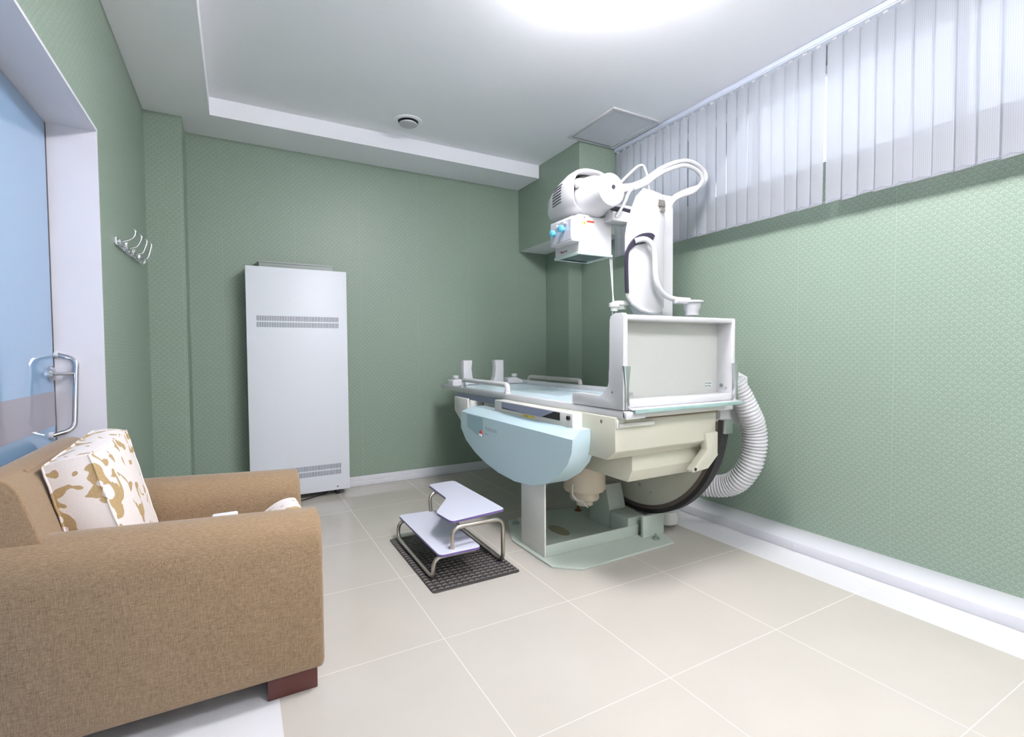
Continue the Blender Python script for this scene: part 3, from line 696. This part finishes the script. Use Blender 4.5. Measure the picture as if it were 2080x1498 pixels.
# dark arch slot: follows the front, inverted J
slot = [(x_, 2.333+.020*((x_-2.282)/.18)**2, z_) for x_, z_ in ((2.128, 1.560), (2.124, 1.666), (2.124, 1.771), (2.134, 1.827), (2.181, 1.878), (2.243, 1.905), (2.305, 1.915), (2.325, 1.905))]
b = B(); sp = spline(slot, 6); t0 = len(sp)
V = []
for i, p_ in enumerate(sp):
    d = (sp[min(i+1, t0-1)]-sp[max(i-1, 0)]).normalized(); nrm = Vector((d.z, 0, -d.x)); u = i/(t0-1); wd = .009+.022*max(0, min(1, (u-.40)/.3))
    V.append([b.bm.verts.new(p_+Vector((0, yy, 0))+nrm*s_*wd) for yy in (-.003, .014) for s_ in (-1, 1)])
for i in range(t0-1):
    a, c_ = V[i], V[i+1]
    for q, r_ in ((0, 1), (1, 3), (3, 2), (2, 0)): b.bm.faces.new((a[q], a[r_], c_[r_], c_[q]))
b.bm.faces.new([V[0][k] for k in (0, 1, 3, 2)]); b.bm.faces.new([V[-1][k] for k in (0, 1, 3, 2)])
P('front_slot', b, DARK, car)
# compression arm and cone
b = B(); b.tube(spline([(2.175, 2.335, 1.882), (2.215, 2.31, 1.893), (2.25, 2.298, 1.885), (2.283, 2.29, 1.853), (2.300, 2.29, 1.794), (2.306, 2.29, 1.672), (2.336, 2.29, 1.597), (2.40, 2.29, 1.548), (2.50, 2.285, 1.528), (2.58, 2.28, 1.525)], 8), lambda i: .017, 14)
b.box(2.46, 2.60, 2.262, 2.30, 1.500, 1.545, .012, 3)
ca = P('compression_arm', b, GWHITE)
b = B(); b.lathe((2.625, 2.28, 0), [(.056, 1.528), (.073, 1.526), (.072, 1.514), (.056, 1.508), (.052, 1.470), (.046, 1.462), (.044, 1.432), (.036, 1.427), (.01, 1.426)], 'z', 32); P('compression_cone', b, GWHITE, ca)
# pads on the left side
for c_ in ((2.165, 2.46, 1.49, .055), (2.09, 2.43, 1.475, .032)):
    b = B(); b.lathe((c_[0], c_[1], c_[2]), [(c_[3]*.8, .03), (c_[3], .028), (c_[3], .004), (c_[3]*.7, .0), (c_[3]*.68, -.022), (.01, -.024)], 'z', 24); P('cord_holder', b, LCREAM)
# tube arm
b = B(); b.prism(rpoly([(2.05, 2.055), (2.32, 2.055), (2.32, 2.125), (2.14, 2.125), (2.05, 2.115)], .015, 4), 'y', 2.42, 2.53, .010); arm_ = P('tube_arm', b, GWHITE)
b = B(); b.prism(rpoly([(2.05, 2.098), (2.14, 2.104), (2.262, 2.096), (2.262, 2.056), (2.232, 2.056), (2.225, 2.078), (2.05, 2.076)], .006, 2), 'y', 2.408, 2.423, .002); P('arm_trim', b, DARK, arm_)
b = B(); b.prism(rpoly([(2.05, 2.066), (2.10, 2.066), (2.12, 2.078), (2.225, 2.066), (2.245, 2.045), (2.22, 2.010), (2.05, 2.012)], .008, 3), 'y', 2.395, 2.50, .008); P('arm_handle', b, GWHITE, arm_)
# tube housing near cylinder
tx, tz = 1.985, 2.168
b = B(); b.lathe((tx, 0, tz), [(.02, 2.322), (.088, 2.322), (.098, 2.330), (.100, 2.345), (.104, 2.42), (.126, 2.47), (.132, 2.52), (.122, 2.56), (.10, 2.60)], 'y', 40)
tube = P('tube_housing', b, GWHITE, smooth=40)
b = B(); b.lathe((tx+.005, 0, tz+.015), [(.012, 2.316), (.012, 2.3225)], 'y', 12); P('end_screw', b, DARK, tube)
b = B(); b.lathe((1.885, 2.50, 2.235), [(.002, -.045), (.028, -.035), (.036, 0), (.028, .035), (.002, .045)], 'x', 16); P('bump_cap', b, GWHITE, tube)
b = B(); b.box(2.075, 2.10, 2.37, 2.42, 2.15, 2.24, .006); P('cable_socket', b, mat('socket_grey', srgb(150, 150, 175), .3, metal=.6), tube)
b = B(); b.prism([(1.97, 2.045), (2.11, 2.045), (2.13, 2.10), (2.10, 2.115), (2.04, 2.07), (1.97, 2.065)], 'y', 2.47, 2.62, .004); P('trunnion', b, mat('trunnion_dark', srgb(120, 120, 112), .45), tube)
# rear bell cover: lofted rounded sections along y
b = B(); secs = [(2.560, .138, .135, 0), (2.512, .146, .146, 0), (2.506, .158, .156, 0), (2.53, .166, .162, 0), (2.60, .166, .160, .0), (2.69, .156, .146, -.006), (2.77, .142, .130, -.014), (2.84, .122, .110, -.022), (2.89, .092, .085, -.028), (2.905, .05, .05, -.03)]
rings = []
for yy, rx, rz, dz in secs:
    ring = []
    for k in range(40):
        a = 2*PI*k/40; cs, sn = math.cos(a), math.sin(a); e = .72
        x_ = math.copysign(abs(cs)**e, cs)*rx; z_ = math.copysign(abs(sn)**e, sn)*rz
        if sn < -.2: z_ *= .80
        ring.append(b.bm.verts.new((tx+x_, yy, tz+.02+dz+z_)))
    rings.append(ring)
for q in range(len(rings)-1):
    for k in range(40): b.bm.faces.new((rings[q][k], rings[q][(k+1) % 40], rings[q+1][(k+1) % 40], rings[q+1][k]))
b.bm.faces.new(rings[-1])
bell = P('tube_cover', b, GWHITE, smooth=50)
def bell_x(yy, zz):
    for q in range(3, len(secs)-1):
        if secs[q][0] <= yy <= secs[q+1][0]:
            t_ = (yy-secs[q][0])/(secs[q+1][0]-secs[q][0]); rx, rz, dz = [secs[q][i]*(1-t_)+secs[q+1][i]*t_ for i in (1, 2, 3)]
            v = abs(zz-tz-.02-dz)/(rz*(.8 if zz < tz else 1)); sn = min(1, v)**(1/.72); return tx-rx*max(0, 1-sn*sn)**.36
for k in range(7):
    z_ = 2.262-.0185*k; b = B()
    b.tube([(bell_x(yy, z_+.02*(2.69-yy))-.0005, yy, z_+.02*(2.69-yy)) for yy in (2.625, 2.65, 2.675, 2.70, 2.725, 2.745)], .0038, 6)
    P('vent_slot', b, mat('vent_slot_grey', srgb(70, 72, 86), .5), bell)
b = B(); b.lathe((tx, 0, tz+.01), [(.01, 2.556), (.138, 2.556), (.138, 2.562), (.01, 2.562)], 'y', 32); P('gap_shade_disc', b, mat('gap_shade_brown', srgb(96, 90, 82), .6), bell)  # dark disc: shade inside the cover opening, put in as colour
# collimator
cl = P('collimator', B().box(1.85, 2.112, 2.48, 2.735, 1.815, 2.045, .004), WHITE)
b = B()
for a in ((1.845, 2.117, 2.475, 2.497), (1.845, 2.117, 2.718, 2.740), (1.845, 1.867, 2.497, 2.718), (2.095, 2.117, 2.497, 2.718)): b.box(*a, 1.800, 1.816, .002)
P('lower_frame', b, mat('acrylic_frame', srgb(206, 222, 216), .25), cl)
b = B(); b.box(1.867, 2.095, 2.497, 2.718, 1.806, 1.8145); P('exit_window', b, LENS, cl)
cp = P('control_panel', B().box(1.785, 1.849, 2.458, 2.692, 1.870, 2.02, .003), WHITE, cl)
b = B(); b.box(1.783, 1.7855, 2.468, 2.682, 1.882, 2.004); P('panel_face', b, mat('panel_silver', srgb(205, 205, 218), .3, metal=.3), cl)
for y, z in ((2.635, 1.945), (2.54, 1.955)):
    b = B(); b.lathe((1.784, y, z), [(.012, 0), (.012, -.012), (.022, -.014), (.0215, -.034), (.018, -.036)], 'x', 20); P('knob', b, KNOB, cl)
for y, z in ((2.60, 1.985), (2.52, 1.988)):
    b = B(); b.lathe((1.784, y, z), [(.007, 0), (.007, -.010), (.009, -.012), (.008, -.020)], 'x', 12); P('push_button', b, GWHITE, cl)
b = B(); b.prism([(1.882, 1.985), (1.908, 1.985), (1.895, 2.010)], 'y', 2.4785, 2.4805); P('radiation_sign', b, YELLOW, cl)
b = B(); b.prism([(1.8925, 1.991), (1.8975, 1.991), (1.8965, 1.997), (1.8935, 1.997)], 'y', 2.478, 2.4786)
for a in (90, 210, 330):
    c0 = (1.895, 1.9935)
    b.prism([(c0[0]+.0025*math.cos(math.radians(a)), c0[1]+.0025*math.sin(math.radians(a))), (c0[0]+.0065*math.cos(math.radians(a-28)), c0[1]+.0065*math.sin(math.radians(a-28))), (c0[0]+.0065*math.cos(math.radians(a+28)), c0[1]+.0065*math.sin(math.radians(a+28)))], 'y', 2.4778, 2.4786)
P('trefoil', b, BLACK, cl)
b = B(); b.box(1.915, 1.97, 2.4785, 2.4805, 2.000, 2.012); P('laser_label', b, ORANGE, cl)
b = B(); b.box(1.915, 1.97, 2.4785, 2.4805, 1.980, 1.999); P('label_text_field', b, mat('lilac_label', srgb(214, 212, 228), .4), cl)
text('lettering', 'LASER RADIATION', .0062, FACE_NY((1.9165, 2.478, 2.0035)), mat('dark_red_ink', srgb(150, 40, 30), .5), cl)
b = B(); b.box(1.93, 2.03, 2.476, 2.4805, 2.036, 2.043, .001); P('filter_slide', b, NICKEL, cl)
b = B(); b.cyl((1.895, 2.477, 2.028), (1.895, 2.481, 2.028), .004, 10); P('screw', b, DARK, cl)
b = B(); b.box(1.8485, 1.8505, 2.655, 2.668, 1.833, 1.845); P('maker_mark', b, REDM, cl)
text('lettering', 'Ralco R221', .011, FACE_NX((1.8492, 2.650, 1.835)), DARK, cl)
# hoses over the top
def tub(name, pts, r, m=GWHITE, par=X, **k): return P(name, B().tube(spline(pts, 10), r, 12), m, par, **k)
tub('high_voltage_cable', [(2.085, 2.40, 2.20), (2.148, 2.42, 2.235), (2.243, 2.43, 2.262), (2.349, 2.43, 2.313), (2.503, 2.43, 2.416), (2.665, 2.43, 2.487), (2.785, 2.43, 2.505), (2.90, 2.43, 2.470), (2.925, 2.43, 2.41), (2.86, 2.43, 2.350), (2.738, 2.44, 2.302), (2.643, 2.46, 2.248), (2.62, 2.50, 2.18)], .017)
tub('high_voltage_cable', [(2.075, 2.38, 2.175), (2.12, 2.39, 2.20), (2.20, 2.40, 2.222), (2.32, 2.40, 2.276), (2.472, 2.40, 2.372), (2.632, 2.40, 2.442), (2.736, 2.40, 2.456), (2.830, 2.40, 2.430), (2.865, 2.41, 2.378), (2.79, 2.42, 2.300), (2.69, 2.43, 2.262), (2.62, 2.44, 2.220), (2.61, 2.48, 2.15)], .015)
tub('control_cable', [(2.09, 2.42, 2.215), (2.16, 2.47, 2.265), (2.21, 2.50, 2.300), (2.286, 2.50, 2.369), (2.355, 2.50, 2.426), (2.400, 2.50, 2.436), (2.430, 2.50, 2.395), (2.448, 2.50, 2.337), (2.46, 2.50, 2.25)], .009)
tub('control_cable', [(2.235, 2.40, 2.245), (2.190, 2.38, 2.218), (2.156, 2.375, 2.179), (2.128, 2.37, 2.129), (2.088, 2.37, 2.070), (2.07, 2.39, 2.035)], .009)
# exposure cord with hand switch
b = B(); b.tube(spline([(2.105, 2.49, 1.81), (2.103, 2.47, 1.66), (2.098, 2.45, 1.52), (2.085, 2.44, 1.44), (2.075, 2.44, 1.33), (2.09, 2.44, 1.275), (2.12, 2.44, 1.28), (2.125, 2.44, 1.35), (2.11, 2.44, 1.46), (2.108, 2.46, 1.55), (2.118, 2.48, 1.70), (2.12, 2.49, 1.81)], 8), .0034, 6)
cord = P('exposure_cord', b, GWHITE)
b = B(); b.tube([(2.088, 2.445, 1.45), (2.082, 2.445, 1.33), (2.08, 2.445, 1.215)], .002, 6); P('cord_tail', b, GWHITE, cord)
b = B(); b.cyl((2.08, 2.445, 1.215), (2.08, 2.445, 1.125), .011, 14); P('hand_switch', b, GWHITE, cord)
# junction box and corrugated hose
b = B(); b.prism([(2.02, 1.03), (2.02, .74), (2.32, .74), (2.32, 1.085), (2.14, 1.085)], 'x', 2.58, 2.838, .006); P('junction_box', b, WHITE)
hp = spline([(2.62, 1.955, 1.02), (2.665, 1.94, .93), (2.71, 1.925, .83), (2.755, 1.92, .73), (2.77, 1.92, .62), (2.76, 1.94, .50), (2.745, 2.0, .395), (2.735, 2.08, .335), (2.70, 2.18, .31), (2.64, 2.28, .31), (2.56, 2.36, .32)], 26)
L = [0]
for i in range(1, len(hp)): L.append(L[-1]+(hp[i]-hp[i-1]).length)
hp2 = []; N = int(L[-1]/.0042); j = 0
for k in range(N+1):
    d = L[-1]*k/N
    while j < len(L)-2 and L[j+1] < d: j += 1
    hp2.append(hp[j].lerp(hp[j+1], (d-L[j])/(L[j+1]-L[j])))
rad = lambda i: (.052+.016*min(1, i/ (N*.25)))+.0055*math.sin(2*PI*i/5.0)
b = B(); b.tube(hp2, rad, 28); P('corrugated_hose', b, GWHITE, smooth=80)

# small things on floor behind the base
b = B(); b.lathe((2.30, 3.62, .062), [(.002, .028), (.045, .026), (.048, .012), (.060, .010), (.062, -.010), (.002, -.012)], 'y', 28)
tag(b.obj('round_cap', mat('cap_grey', srgb(170, 174, 172), .5)), 'round grey-white plastic cap standing on the floor behind the machine base', 'cap')
b = B(); b.box(2.62, 2.86, 3.27, 3.56, .0, .085, .004); sb = b.obj('small_box', mat('box_white', srgb(205, 208, 216), .5))
tag(sb, 'small white cardboard box with dark printed mark on the floor behind the machine base', 'box')
b = B(); b.box(2.6185, 2.6205, 3.30, 3.34, .03, .06); P('printed_mark', b, DARK, sb)
